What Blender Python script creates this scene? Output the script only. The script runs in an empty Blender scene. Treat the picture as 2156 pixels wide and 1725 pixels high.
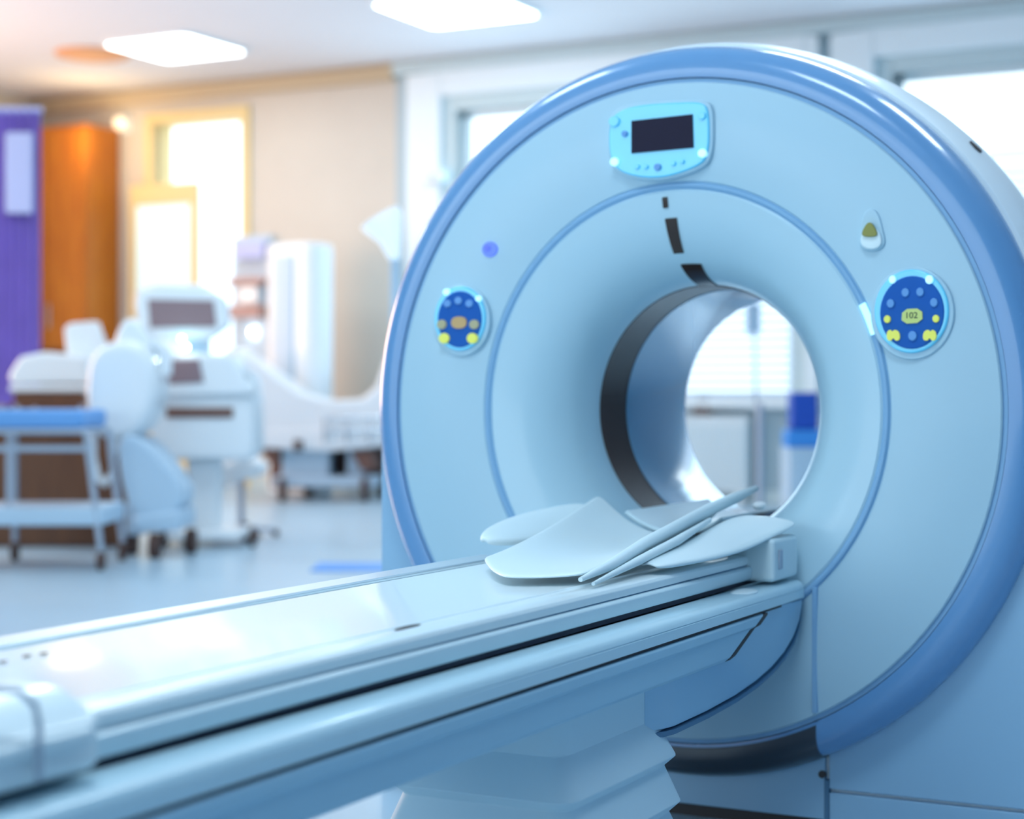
import bpy, bmesh, math, random
from mathutils import Vector, Matrix
random.seed(4)
C = bpy.context.scene
COL = C.collection
# ------------------------------------------------------------------ camera
W, H, F = 2156.0, 1725.0, 3688.0
TH = math.atan(1922 / F)
EYE = 1.16
HOR = 830.0
cam = bpy.data.cameras.new('camera')
cam.sensor_width = 36.0
cam.lens = 36.0 * F / W
cam.shift_y = -(H / 2 - HOR) / W
cam.clip_start = 0.05
cam.clip_end = 200
cam.dof.use_dof = True
cam.dof.focus_distance = 3.8
cam.dof.aperture_fstop = (cam.lens / 1000.0) / 0.034
co = bpy.data.objects.new('camera', cam)
co.location = (0, 0, EYE)
co.rotation_euler = (math.pi / 2, 0, TH)
COL.objects.link(co)
C.camera = co
# ------------------------------------------------------------------ world, exposure
w = bpy.data.worlds.new('sky')
C.world = w
w.use_nodes = True
bgn = w.node_tree.nodes['Background']
bgn.inputs[0].default_value = (0.74, 0.90, 1.0, 1)
bgn.inputs[1].default_value = 2.6
C.view_settings.view_transform = 'Standard'
C.view_settings.look = 'None'
C.view_settings.gamma = 1.0
C.view_settings.use_curve_mapping = False
C.view_settings.exposure = 0.0

def area(name, loc, rot, sx, sy, power, col, parent=None):
    l = bpy.data.lights.new(name, 'AREA')
    l.shape = 'RECTANGLE'; l.size = sx; l.size_y = sy
    l.energy = power; l.color = col
    o = bpy.data.objects.new(name, l)
    o.location = loc; o.rotation_euler = rot
    COL.objects.link(o)
    if parent: o.parent = parent
    return o

YB = 17.7       # wall with the windows
CEIL = EYE + 3.9
XL, XR = -16.3, 3.2
# warm fill lamp added at an unseen, made up opening in the left wall
area('warm_fill_left', (XL + 0.25, 10.5, 2.7), (0, -math.radians(104), 0), 3.4, 7.0, 520, (1.0, 0.54, 0.32))
# cool frontal fill added behind the camera, at a made up opening
area('cool_fill_front', (-7.0, -3.7, 3.1), (math.radians(80), 0, math.radians(-12)), 5.5, 2.6, 72, (0.72, 0.89, 1.0))
# cool daylight entering through the back windows
area('daylight_back', (-9.3, YB - 0.1, 3.0), (-math.pi / 2, 0, 0), 3.4, 3.2, 60, (0.50, 0.78, 1.0))
area('daylight_back', (-4.0, YB - 0.1, 3.0), (-math.pi / 2, 0, 0), 3.4, 3.2, 60, (0.50, 0.78, 1.0))

# ------------------------------------------------------------------ projection helpers (metres)
def on_y(px, py, Y):
    """world point on the plane Y"""
    r = (px - W / 2) / F
    d = Y / (r * math.sin(TH) + math.cos(TH))
    return Vector(((r * math.cos(TH) - math.sin(TH)) * d, Y, EYE + (HOR - py) / F * d))
def at(px, py, d):
    r = (px - W / 2) / F
    return Vector(((r * math.cos(TH) - math.sin(TH)) * d, (r * math.sin(TH) + math.cos(TH)) * d, EYE + (HOR - py) / F * d))

# ------------------------------------------------------------------ materials
def mat(name, col, rough=0.5, metal=0.0, emit=None, es=0.0, coat=0.0, bump=0.0, bscale=40.0, var=0.0, spec=0.5):
    m = bpy.data.materials.new(name); m.use_nodes = True
    nt = m.node_tree; b = nt.nodes['Principled BSDF']
    b.inputs['Base Color'].default_value = (*col, 1)
    b.inputs['Roughness'].default_value = rough
    b.inputs['Metallic'].default_value = metal
    b.inputs['Coat Weight'].default_value = coat
    b.inputs['Coat Roughness'].default_value = 0.08
    b.inputs['Specular IOR Level'].default_value = spec
    if emit:
        b.inputs['Emission Color'].default_value = (*emit, 1)
        b.inputs['Emission Strength'].default_value = es
    tc = nt.nodes.new('ShaderNodeTexCoord')
    nz = nt.nodes.new('ShaderNodeTexNoise'); nz.inputs['Scale'].default_value = bscale
    nz.inputs['Detail'].default_value = 4
    nt.links.new(tc.outputs['Object'], nz.inputs['Vector'])
    if bump:
        bp = nt.nodes.new('ShaderNodeBump'); bp.inputs['Strength'].default_value = bump
        bp.inputs['Distance'].default_value = 0.002
        nt.links.new(nz.outputs['Fac'], bp.inputs['Height'])
        nt.links.new(bp.outputs['Normal'], b.inputs['Normal'])
    rr = nt.nodes.new('ShaderNodeMapRange')
    rr.inputs['To Min'].default_value = max(0.02, rough - 0.03); rr.inputs['To Max'].default_value = min(1, rough + 0.03)
    nt.links.new(nz.outputs['Fac'], rr.inputs['Value'])
    nt.links.new(rr.outputs['Result'], b.inputs['Roughness'])
    if var:
        n2 = nt.nodes.new('ShaderNodeTexNoise'); n2.inputs['Scale'].default_value = 2.2
        nt.links.new(tc.outputs['Object'], n2.inputs['Vector'])
        mx = nt.nodes.new('ShaderNodeMix'); mx.data_type = 'RGBA'
        mx.inputs['A'].default_value = (*[c * (1 - var) for c in col], 1)
        mx.inputs['B'].default_value = (*[min(1, c * (1 + var)) for c in col], 1)
        nt.links.new(n2.outputs['Fac'], mx.inputs['Factor'])
        nt.links.new(mx.outputs['Result'], b.inputs['Base Color'])
    return m

def wood(name, c1, c2):
    m = mat(name, c1, 0.45)
    nt = m.node_tree; b = nt.nodes['Principled BSDF']
    tc = nt.nodes.new('ShaderNodeTexCoord'); mp = nt.nodes.new('ShaderNodeMapping')
    mp.inputs['Scale'].default_value = (6, 6, 0.6)
    n = nt.nodes.new('ShaderNodeTexNoise'); n.inputs['Scale'].default_value = 3; n.inputs['Detail'].default_value = 6
    cr = nt.nodes.new('ShaderNodeValToRGB')
    cr.color_ramp.elements[0].position = 0.3; cr.color_ramp.elements[0].color = (*c1, 1)
    cr.color_ramp.elements[1].position = 0.7; cr.color_ramp.elements[1].color = (*c2, 1)
    nt.links.new(tc.outputs['Object'], mp.inputs['Vector']); nt.links.new(mp.outputs['Vector'], n.inputs['Vector'])
    nt.links.new(n.outputs['Fac'], cr.inputs['Fac']); nt.links.new(cr.outputs['Color'], b.inputs['Base Color'])
    return m

def glass_mat():
    m = bpy.data.materials.new('window_glass'); m.use_nodes = True
    nt = m.node_tree; nt.nodes.clear()
    o = nt.nodes.new('ShaderNodeOutputMaterial'); t = nt.nodes.new('ShaderNodeBsdfTransparent')
    g = nt.nodes.new('ShaderNodeBsdfGlossy'); g.inputs['Roughness'].default_value = 0.02
    f = nt.nodes.new('ShaderNodeFresnel'); f.inputs['IOR'].default_value = 1.3
    mx = nt.nodes.new('ShaderNodeMixShader')
    nt.links.new(f.outputs[0], mx.inputs[0]); nt.links.new(t.outputs[0], mx.inputs[1]); nt.links.new(g.outputs[0], mx.inputs[2])
    nt.links.new(mx.outputs[0], o.inputs['Surface'])
    return m

MT = dict(
    cover=mat('gantry_cover_plastic', (0.43, 0.645, 0.77), 0.45, coat=0.15, bump=0.05, bscale=300),
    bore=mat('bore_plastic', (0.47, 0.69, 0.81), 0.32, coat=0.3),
    rim=mat('rim_gloss_blue_grey', (0.13, 0.32, 0.60), 0.26, coat=0.65),
    seam=mat('seam_blue', (0.24, 0.46, 0.70), 0.5),
    seamd=mat('edge_band_blue', (0.08, 0.20, 0.34), 0.5),
    rim_shade=mat('rim_shade_dark', (0.030, 0.045, 0.065), 0.3, coat=0.3),  # table shade on the rim bottom put into the colour
    housing=mat('housing_plastic', (0.76, 0.88, 0.95), 0.35, coat=0.4),
    base=mat('base_plastic', (0.30, 0.52, 0.72), 0.4, coat=0.2),
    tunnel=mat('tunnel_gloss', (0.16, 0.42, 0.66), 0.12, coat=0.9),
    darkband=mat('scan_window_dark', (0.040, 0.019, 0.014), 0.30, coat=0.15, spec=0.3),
    slot=mat('laser_slot_brown', (0.03, 0.015, 0.010), 0.25),
    table=mat('table_white', (0.74, 0.87, 0.92), 0.30, coat=0.35),
    table_side=mat('table_side', (0.62, 0.80, 0.88), 0.32, coat=0.3),
    carriage=mat('carriage_blue_white', (0.50, 0.72, 0.83), 0.33, coat=0.3),
    panel=mat('carriage_panel', (0.36, 0.60, 0.76), 0.38),
    fairing=mat('fairing_plastic', (0.32, 0.56, 0.76), 0.35, coat=0.3),
    bellow=mat('bellows_plastic', (0.60, 0.79, 0.88), 0.5),
    gap=mat('shadow_gap_dark', (0.045, 0.038, 0.040), 0.6),
    metal=mat('brushed_metal', (0.72, 0.80, 0.84), 0.38, metal=0.9),
    pad=mat('pad_vinyl', (0.72, 0.87, 0.92), 0.42, coat=0.2, bump=0.2, bscale=120),
    strap=mat('strap_pale', (0.66, 0.82, 0.88), 0.5),
    cyan=mat('lit_cyan_bezel', (0.16, 0.60, 0.82), 0.3, emit=(0.05, 0.50, 0.90), es=0.22, coat=0.5),
    cyanlite=mat('cyan_highlight_glow', (0.6, 0.9, 1), 0.3, emit=(0.4, 0.85, 1), es=0.7),
    keypad=mat('keypad_blue', (0.008, 0.10, 0.42), 0.55, spec=0.2, emit=(0.01, 0.10, 0.34), es=0.15),
    key=mat('key_blue', (0.07, 0.26, 0.60), 0.3, emit=(0.08, 0.3, 0.7), es=0.15),
    keyy=mat('key_yellow', (0.62, 0.66, 0.10), 0.35, emit=(0.62, 0.68, 0.08), es=0.35),
    keyd=mat('key_dim_yellow', (0.34, 0.34, 0.20), 0.35, emit=(0.35, 0.35, 0.2), es=0.2),
    lcd=mat('lcd_green', (0.35, 0.47, 0.14), 0.3, emit=(0.38, 0.5, 0.15), es=0.4),
    lcdo=mat('lcd_orange', (0.38, 0.26, 0.10), 0.3, emit=(0.4, 0.27, 0.1), es=0.3),
    ink=mat('ink_dark', (0.02, 0.07, 0.05), 0.6),
    screen=mat('dark_screen', (0.022, 0.020, 0.042), 0.5, spec=0.1),
    led=mat('blue_led', (0.04, 0.06, 0.9), 0.6, emit=(0.10, 0.16, 1.0), es=1.0),
    ledring=mat('led_ring', (0.10, 0.18, 0.85), 0.6, emit=(0.2, 0.32, 1.0), es=0.4),
    olive=mat('olive_badge', (0.28, 0.28, 0.06), 0.5),
    chrome=mat('chrome', (0.8, 0.85, 0.9), 0.12, metal=1.0),
    wall=mat('wall_cream_paint', (0.62, 0.58, 0.51), 0.8, bump=0.1, var=0.04),
    wallb=mat('wall_cool_paint', (0.40, 0.52, 0.58), 0.8, bump=0.1, var=0.04),
    ceil=mat('ceiling_paint', (0.74, 0.74, 0.76), 0.85),
    floor=mat('vinyl_floor', (0.40, 0.56, 0.68), 0.32, var=0.05, coat=0.15),
    trim=mat('white_trim', (0.80, 0.90, 0.94), 0.5),
    reveal=mat('reveal_paint', (0.56, 0.69, 0.72), 0.6),
    cornice=mat('cornice_warm', (0.55, 0.45, 0.30), 0.7),
    wood=wood('orange_wood', (0.42, 0.11, 0.006), (0.56, 0.19, 0.012)),
    woodd=wood('shade_darkened_wood', (0.10, 0.030, 0.008), (0.16, 0.055, 0.015)),
    ochre=mat('ochre_frame', (0.80, 0.64, 0.32), 0.6),
    curtain=mat('purple_curtain', (0.34, 0.24, 0.72), 0.8, var=0.2),
    lilac=mat('lilac_panel', (0.50, 0.55, 0.85), 0.6),
    frost=mat('frosted_pane', (0.70, 0.90, 0.95), 0.4, emit=(0.6, 0.85, 0.95), es=0.35),
    white=mat('equipment_white', (0.80, 0.86, 0.90), 0.35, coat=0.3),
    whiteb=mat('equipment_pale_blue', (0.48, 0.64, 0.78), 0.4),
    mauve=mat('mauve_screen', (0.26, 0.18, 0.20), 0.4),
    brown=mat('brown_slot', (0.16, 0.075, 0.055), 0.5),
    caster=mat('dark_caster', (0.07, 0.03, 0.022), 0.6),
    bluepad=mat('blue_pad', (0.14, 0.38, 0.78), 0.5),
    bluemat=mat('bright_blue_plastic', (0.05, 0.30, 0.80), 0.4),
    deepblue=mat('deep_blue_plastic', (0.01, 0.08, 0.50), 0.4),
    steel=mat('steel_tube', (0.40, 0.48, 0.58), 0.35, metal=0.4),
    lamp=mat('lit_lamp', (1, 1, 1), 0.5, emit=(0.88, 0.96, 1.0), es=6.0),
    bulb=mat('white_pilot_lamp', (1, 1, 1), 0.5, emit=(0.9, 1.0, 1.0), es=35.0),
    bulbc=mat('cyan_pilot_lamp', (1, 1, 1), 0.5, emit=(0.35, 0.9, 1.0), es=20.0),
    blind=mat('blind_slats', (0.80, 0.88, 0.94), 0.6, emit=(0.55, 0.80, 1.0), es=0.0),
    red=mat('faded_red', (0.50, 0.32, 0.29), 0.6),
    glass=glass_mat(),
)
# blinds let daylight through
nt = MT['blind'].node_tree
b = nt.nodes['Principled BSDF']; out = [n for n in nt.nodes if n.type == 'OUTPUT_MATERIAL'][0]
tr = nt.nodes.new('ShaderNodeBsdfTranslucent'); tr.inputs['Color'].default_value = (0.8, 0.9, 1, 1)
mx = nt.nodes.new('ShaderNodeMixShader'); mx.inputs[0].default_value = 0.6
nt.links.new(b.outputs[0], mx.inputs[1]); nt.links.new(tr.outputs[0], mx.inputs[2]); nt.links.new(mx.outputs[0], out.inputs['Surface'])

# ------------------------------------------------------------------ mesh helpers
class MB:
    def __init__(s): s.bm = bmesh.new()
    def box(s, x0, x1, y0, y1, z0, z1, M=None):
        vs = [s.bm.verts.new(Vector(p)) for p in ((x0,y0,z0),(x1,y0,z0),(x1,y1,z0),(x0,y1,z0),(x0,y0,z1),(x1,y0,z1),(x1,y1,z1),(x0,y1,z1))]
        if M:
            for v in vs: v.co = M @ v.co
        for f in ((0,3,2,1),(4,5,6,7),(0,1,5,4),(1,2,6,5),(2,3,7,6),(3,0,4,7)):
            s.bm.faces.new([vs[i] for i in f])
        return s
    def loft(s, rings, closed=True, cap=True):
        R = [[s.bm.verts.new(Vector(p)) for p in r] for r in rings]
        n = len(R[0])
        for a, b in zip(R[:-1], R[1:]):
            for i in range(n if closed else n - 1):
                j = (i + 1) % n
                try: s.bm.faces.new((a[i], a[j], b[j], b[i]))
                except ValueError: pass
        if cap and closed:
            for r in (R[0], R[-1]):
                try: s.bm.faces.new(r)
                except ValueError: pass
        return s
    def prism(s, pts, axis, a, b):
        """pts 2D; axis 'x': (y,z); 'y': (x,z); 'z': (x,y)"""
        def P(p, t):
            return (t, p[0], p[1]) if axis == 'x' else (p[0], t, p[1]) if axis == 'y' else (p[0], p[1], t)
        return s.loft([[P(p, a) for p in pts], [P(p, b) for p in pts]])
    def tube(s, path, r, n=12, rz=None):
        path = [Vector(p) for p in path]; rings = []
        for i, p in enumerate(path):
            t = (path[min(i + 1, len(path) - 1)] - path[max(i - 1, 0)]).normalized()
            up = Vector((0, 0, 1)) if abs(t.z) < 0.95 else Vector((1, 0, 0))
            u = t.cross(up).normalized(); v = u.cross(t)
            rr = r[i] if isinstance(r, (list, tuple)) else r
            rings.append([p + u * math.cos(2 * math.pi * k / n) * rr + v * math.sin(2 * math.pi * k / n) * (rz or rr) for k in range(n)])
        return s.loft(rings)
    def ell(s, c, rx, ry, rz, nu=24, nv=14):
        c = Vector(c); rings = []
        for i in range(nv + 1):
            a = math.pi * (i + 0.001) / (nv + 0.002)
            rings.append([c + Vector((rx * math.sin(a) * math.cos(2 * math.pi * k / nu), ry * math.sin(a) * math.sin(2 * math.pi * k / nu), rz * math.cos(a))) for k in range(nu)])
        return s.loft(rings)
    def build(s, name, m, parent=None, smooth=35, bevel=0, seg=3, sub=0):
        bmesh.ops.remove_doubles(s.bm, verts=s.bm.verts, dist=1e-6)
        bmesh.ops.recalc_face_normals(s.bm, faces=s.bm.faces)
        me = bpy.data.meshes.new(name); s.bm.to_mesh(me); s.bm.free()
        for p in me.polygons: p.use_smooth = True
        me.set_sharp_from_angle(angle=math.radians(smooth))
        me.materials.append(m)
        o = bpy.data.objects.new(name, me); COL.objects.link(o)
        if parent: o.parent = parent
        if bevel:
            bv = o.modifiers.new('bevel', 'BEVEL'); bv.width = bevel; bv.segments = seg; bv.limit_method = 'ANGLE'
            bv.angle_limit = math.radians(30); bv.harden_normals = True
        if sub:
            sm = o.modifiers.new('sub', 'SUBSURF'); sm.levels = sub; sm.render_levels = sub
        return o

def thing(name, label, cat, loc=(0, 0, 0), rz=0, group=None):
    o = bpy.data.objects.new(name, None); COL.objects.link(o)
    o.empty_display_size = 0.1
    o.location = loc; o.rotation_euler = (0, 0, rz)
    o['label'] = label; o['category'] = cat
    if group: o['group'] = group
    return o
def tag(o, label, cat, group=None, kind=None):
    o['label'] = label; o['category'] = cat
    if group: o['group'] = group
    if kind: o['kind'] = kind
    return o
def struct(o):
    o['kind'] = 'structure'; return o
def round_poly(w, h, r, n=6, cx=0, cz=0):
    pts = []
    for (sx, sz, a0) in ((1, 1, 0), (-1, 1, 90), (-1, -1, 180), (1, -1, 270)):
        for k in range(n + 1):
            a = math.radians(a0 + 90 * k / n)
            pts.append((cx + sx * (w / 2 - r) + r * math.cos(a), cz + sz * (h / 2 - r) + r * math.sin(a)))
    return pts

# ------------------------------------------------------------------ the room
def wx(px): return on_y(px, 800, YB).x
struct(MB().box(XL - 0.2, XR + 0.2, -4, YB + 0.3, -0.1, 0).build('floor', MT['floor']))
struct(MB().box(XL - 0.2, XR + 0.2, -4, YB + 0.3, CEIL, CEIL + 0.15).build('ceiling', MT['ceil']))
D0, D1 = wx(322), wx(514)            # bright glazed doorway
A0, A1 = wx(962), wx(1672)           # window seen beside and through the bore
B0, B1 = wx(1905) - 0.13, wx(1905) + 3.3    # window at the right
XC = wx(835)
ZS, ZT = 1.10, 4.45
bk = MB()
for x0, x1, z0, z1 in ((XL, D0, 0, CEIL), (D0, D1, 4.62, CEIL), (D1, XC, 0, CEIL)):
    bk.box(x0, x1, YB, YB + 0.35, z0, z1)
struct(bk.build('wall_back', MT['wall']))
bk = MB()
for x0, x1, z0, z1 in ((XC, A0, 0, CEIL), (A0, A1, 0, ZS), (A0, A1, ZT, CEIL), (A1, B0, 0, CEIL), (B0, B1, 0, ZS), (B0, B1, ZT, CEIL), (B1, XR, 0, CEIL)):
    bk.box(x0, x1, YB, YB + 0.35, z0, z1)
struct(bk.build('wall_window', MT['wallb']))
lw = MB()
for y0, y1, z0, z1 in ((-4, 6, 0, CEIL), (6, 13, 0, 0.9), (6, 13, 4.5, CEIL), (13, YB, 0, CEIL)):  # opening is made up, out of view, for the warm fill
    lw.box(XL - 0.3, XL, y0, y1, z0, z1)
struct(lw.build('wall_left', MT['wall']))
struct(MB().box(XR, XR + 0.2, -4, YB, 0, CEIL).build('wall_right', mat('wall_dark_for_rim', (0.14, 0.24, 0.36), 0.8)))  # unseen wall, coloured dark to keep the rim's right side dim
fw_ = MB()
for a_ in ((XL, -9, 0, CEIL), (-9, 0.5, 0, 0.9), (-9, 0.5, 4.2, CEIL), (0.5, XR + 0.2, 0, CEIL)):  # unseen opening put in for the cool frontal fill
    fw_.box(a_[0], a_[1], -4.2, -4, a_[2], a_[3])
struct(fw_.build('wall_front', MT['wallb']))
struct(MB().box(XL, XC, YB - 0.10, YB, CEIL - 0.20, CEIL).build('trim_1', MT['cornice'], bevel=0.04))
struct(MB().box(XC, XR, YB - 0.14, YB, CEIL - 0.16, CEIL).build('trim_2', MT['reveal'], bevel=0.04))
struct(MB().box(XL, D0 - 0.1, YB - 0.03, YB, 0, 0.14).box(D1 + 0.1, XR, YB - 0.03, YB, 0, 0.14).build('baseboard_back', MT['reveal'], bevel=0.006))

def window(n, x0, x1, blind_top):
    fr = MB()
    o = 0.62
    # broad raised surround
    for a in ((x0 - o, x0 - 0.16, ZS - 0.1, ZT + 0.44), (x1 + 0.16, x1 + 0.30, ZS - 0.1, ZT + 0.44), (x0 - 0.16, x1 + 0.16, ZT + 0.16, ZT + 0.44)):
        fr.box(a[0], a[1], YB - 0.12, YB - 0.002, a[2], a[3])
    root = struct(fr.build('window_%d' % n, MT['trim'], bevel=0.02))
    f2 = MB()
    for a in ((x0 - 0.16, x0 + 0.01, ZS, ZT + 0.16), (x1 - 0.01, x1 + 0.16, ZS, ZT + 0.16), (x0 + 0.01, x1 - 0.01, ZT - 0.01, ZT + 0.16)):
        f2.box(a[0], a[1], YB - 0.05, YB + 0.36, a[2], a[3])
    f2.build('window_frame', MT['reveal'], root, bevel=0.01)
    sash = MB()
    m = (x0 + x1) / 2
    for a in ((x0, x0 + 0.09, ZS, ZT), (x1 - 0.09, x1, ZS, ZT), (x0, x1, ZT - 0.09, ZT), (x0, x1, ZS, ZS + 0.09), (m - 0.06, m + 0.06, ZS, ZT)):
        sash.box(a[0], a[1], YB + 0.12, YB + 0.18, a[2], a[3])
    sash.build('sash', MT['trim'], root, bevel=0.01)
    MB().box(x0, x1, YB + 0.145, YB + 0.155, ZS, ZT).build('pane', MT['glass'], root)
    MB().box(x0 - 0.2, x1 + 0.2, YB - 0.22, YB + 0.1, ZS - 0.09, ZS).build('window_sill', MT['trim'], root, bevel=0.015)
    # blind
    bt = thing('window_blind', '', 'blind', ((x0 + x1) / 2, YB + 0.06, ZS))
    wd = (x1 - x0) / 2 - 0.05
    MB().box(-wd, wd, -0.03, 0.03, blind_top - ZS - 0.06, blind_top - ZS).build('head_rail', MT['trim'], bt, bevel=0.008)
    sl = MB(); z = 0.06
    while z < blind_top - ZS - 0.1:
        sl.box(-wd, wd, -0.036, 0.036, -0.002, 0.002, M=Matrix.Translation((0, 0, z)) @ Matrix.Rotation(math.radians(58), 4, 'X')); z += 0.09
    sl.build('slats', MT['blind'], bt)
    MB().box(-wd, wd, -0.025, 0.025, 0.0, 0.035).build('bottom_rail', MT['trim'], bt, bevel=0.008)
    return root, bt
w1, b1 = window(1, A0, A1, 3.0)
b1['label'] = 'pale horizontal slat blind half covering the window seen through the scanner bore'
w2, b2 = window(2, B0, B1, 3.58)
b2['label'] = 'pale blind under the bright window at the right edge, behind the scanner housing'
# glazed doorway on the left
fr = MB()
for a in ((D0 - 0.10, D0 + 0.02, 0, 4.72), (D1 - 0.02, D1 + 0.10, 0, 4.72), (D0 + 0.02, D1 - 0.02, 4.60, 4.72)):
    fr.box(a[0], a[1], YB - 0.05, YB + 0.36, a[2], a[3])
door = struct(fr.build('door_1', MT['ochre'], bevel=0.01))
MB().box(D0 + 0.02, D1 - 0.02, YB + 0.02, YB + 0.16, 0, 1.55).build('lower_panel', MT['whiteb'], door, bevel=0.01)
MB().box(D0, D1, YB + 0.18, YB + 0.19, 0, 4.62).build('pane', MT['glass'], door)
# door leaf with a frosted pane
L0, L1 = wx(286), wx(430)
leaf = MB()
pz1 = on_y(356, 432, YB).z; ltop = on_y(356, 390, YB).z
for a in ((L0, L0 + 0.10, 0, ltop), (L1 - 0.12, L1, 0, ltop), (L0 + 0.1, L1 - 0.12, pz1, ltop), (L0 + 0.1, L1 - 0.12, 0, 0.9)):
    leaf.box(a[0], a[1], YB - 0.13, YB - 0.07, a[2], a[3])
leaf = struct(leaf.build('door_2', MT['ochre'], bevel=0.01))
MB().box(L0 + 0.1, L1 - 0.12, YB - 0.105, YB - 0.095, 0.9, pz1).build('frosted_pane', MT['frost'], leaf)
MB().tube([(L1 - 0.06, YB - 0.13, 1.0), (L1 - 0.06, YB - 0.19, 1.0), (L1 - 0.18, YB - 0.19, 1.0)], 0.012).build('door_handle', MT['chrome'], leaf)

# ------------------------------------------------------------------ ceiling lights
def ceiling_light(cx, cy, label, sx=0.62, sy=0.62, power=60, warm=False):
    t = thing('ceiling_light', label, 'ceiling light', (cx, cy, CEIL), 0, 'square ceiling light panels')
    pts = round_poly(sx * 2, sy * 2, 0.12)
    pin = round_poly(sx * 2 - 0.08, sy * 2 - 0.08, 0.10)
    MB().prism(pts, 'z', -0.035, -0.001).build('frame', MT['trim'], t)
    MB().prism(pin, 'z', -0.045, -0.034).build('diffuser', MT['lamp'], t)
    area('panel_lamp', (0, 0, -0.06), (0, 0, 0), sx * 1.8, sy * 1.8, power, (0.68, 0.87, 1.0), t)
def ceil_pt(px, py):
    d = (CEIL - EYE) * F / (HOR - py); return at(px, py, d)
p = ceil_pt(370, 96); ceiling_light(p.x, p.y, 'lit square ceiling panel above the left part of the room', 0.60, 0.60, 26)
q = ceil_pt(962, 14); ceiling_light(q.x, q.y, 'lit square ceiling panel at the top edge, left of the scanner top', 0.66, 0.66, 30)
PNL = [(-7.0, 9.0), (-2.2, 9.0), (-4.6, 4.0), (-1.2, 1.6), (-12.0, 9.0), (0.2, 6.4)]  # last panel added out of view to brighten the housing
for (cx, cy) in PNL:
    ceiling_light(cx, cy, 'unseen square ceiling light panel nearer the camera, above the picture frame', 0.66, 0.66, 55)
g = ceil_pt(195, 112)
t = thing('ceiling_vent', 'small round orange ceiling fitting left of the lit ceiling panel', 'ceiling fitting', (g.x, g.y, CEIL))
MB().loft([[(0.42 * r * math.cos(a), 0.42 * r * math.sin(a), z) for a in [2 * math.pi * k / 32 for k in range(32)]] for r, z in ((1, -0.001), (1, -0.03), (0.85, -0.045), (0.3, -0.05))]).build('disc', mat('orange_fitting', (0.72, 0.36, 0.18), 0.6), t)

# ------------------------------------------------------------------ CT gantry
GX, GZ, GY = -1.79, 1.115, 4.39
gan = thing('ct_scanner', 'large white and blue ring shaped CT scanner gantry with a round bore', 'scanner', (GX, GY, 0))
def zs(r): return 1.02 + 0.035 * max(0, min(1, (0.87 - r) / 0.30))
def ring(r, y, n=192, a0=0, a1=360, c=None):
    full = (a1 - a0) >= 360
    return [(r * math.cos(math.radians(a0 + (a1 - a0) * k / (n if full else n - 1))), y, GZ + zs(r) * r * math.sin(math.radians(a0 + (a1 - a0) * k / (n if full else n - 1)))) for k in range(n)]
def lathe(prof, n=192, closed_prof=False):
    m = MB()
    rs = [ring(r, y, n) for r, y in prof]
    if closed_prof: rs.append(rs[0])
    m.loft(rs, closed=True, cap=False)
    return m
def arc_pts(p0, p1, p2, n=10):
    out = []
    for k in range(n + 1):
        t = k / n
        out.append(((1 - t) ** 2 * p0[0] + 2 * t * (1 - t) * p1[0] + t * t * p2[0], (1 - t) ** 2 * p0[1] + 2 * t * (1 - t) * p1[1] + t * t * p2[1]))
    return out
# front cover annulus (a thick shell)
lathe([(0.586, 0.05), (0.586, 0.004), (0.590, 0.0)] + [(0.590 + 0.27 * k / 6, -0.012 * math.sin(math.pi * k / 6)) for k in range(1, 6)] + [(0.862, 0.0), (0.866, 0.004), (0.866, 0.05)], closed_prof=True).build('front_cover', MT['cover'], gan)
lathe([(0.566, 0.05), (0.566, 0.004), (0.574, -0.003), (0.580, -0.003), (0.586, 0.004), (0.586, 0.05)], closed_prof=True).build('bore_seam_ring', MT['seam'], gan)
lathe([(0.866, 0.05), (0.866, 0.010), (0.878, 0.010), (0.878, 0.05)], closed_prof=True).build('cover_seam_ring', MT['seam'], gan)
# flared bore mouth
flare = [(0.566, 0.004), (0.560, 0.0)] + arc_pts((0.555, 0.001), (0.36, 0.02), (0.333, 0.235), 16)
lathe(flare + [(0.333, 0.26), (0.36, 0.26), (0.45, 0.12), (0.566, 0.08)], closed_prof=True).build('bore_mouth', MT['bore'], gan)
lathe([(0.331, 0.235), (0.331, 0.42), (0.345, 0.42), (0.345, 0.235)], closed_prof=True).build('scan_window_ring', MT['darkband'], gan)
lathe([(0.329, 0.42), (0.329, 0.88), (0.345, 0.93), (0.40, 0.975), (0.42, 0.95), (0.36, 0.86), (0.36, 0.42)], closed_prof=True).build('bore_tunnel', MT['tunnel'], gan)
# glossy rim
rim = arc_pts((0.880, 0.004), (0.955, -0.012), (0.972, 0.075), 12) + [(0.974, 0.105), (0.966, 0.115), (0.955, 0.13), (0.90, 0.13), (0.880, 0.06)]
lathe(rim, closed_prof=True).build('rim', MT['rim'], gan)
# rear housing: round above, straight sided down to the floor
def house(r, hw, y, n=120, foot=0.03):
    pts = []
    for k in range(n + 1):
        a = math.radians(-8 + 196 * k / n)
        pts.append((r * math.cos(a), y, GZ + r * 1.02 * math.sin(a)))
    zlow = pts[0][2]
    L = [(-hw, y, zlow - (zlow - foot) * k / 12) for k in range(1, 13)]
    Rr = [(hw, y, foot + (zlow - foot) * k / 12) for k in range(0, 12)]
    B = [(-hw + 2 * hw * k / 10, y, foot) for k in range(1, 10)]
    return pts + L + B + Rr
def house_hole(y, r, n):
    return
rings = [house(0.976, 0.98, 0.115), house(0.985, 0.988, 0.118), house(0.998, 0.998, 0.16), house(1.006, 1.006, 0.24), house(1.010, 1.01, 0.36), house(1.004, 1.004, 0.50), house(0.992, 0.995, 0.64), house(0.970, 0.98, 0.76), house(0.92, 0.95, 0.90), house(0.87, 0.93, 0.96)]
m = MB()
m.loft(rings, closed=True, cap=False)
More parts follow.
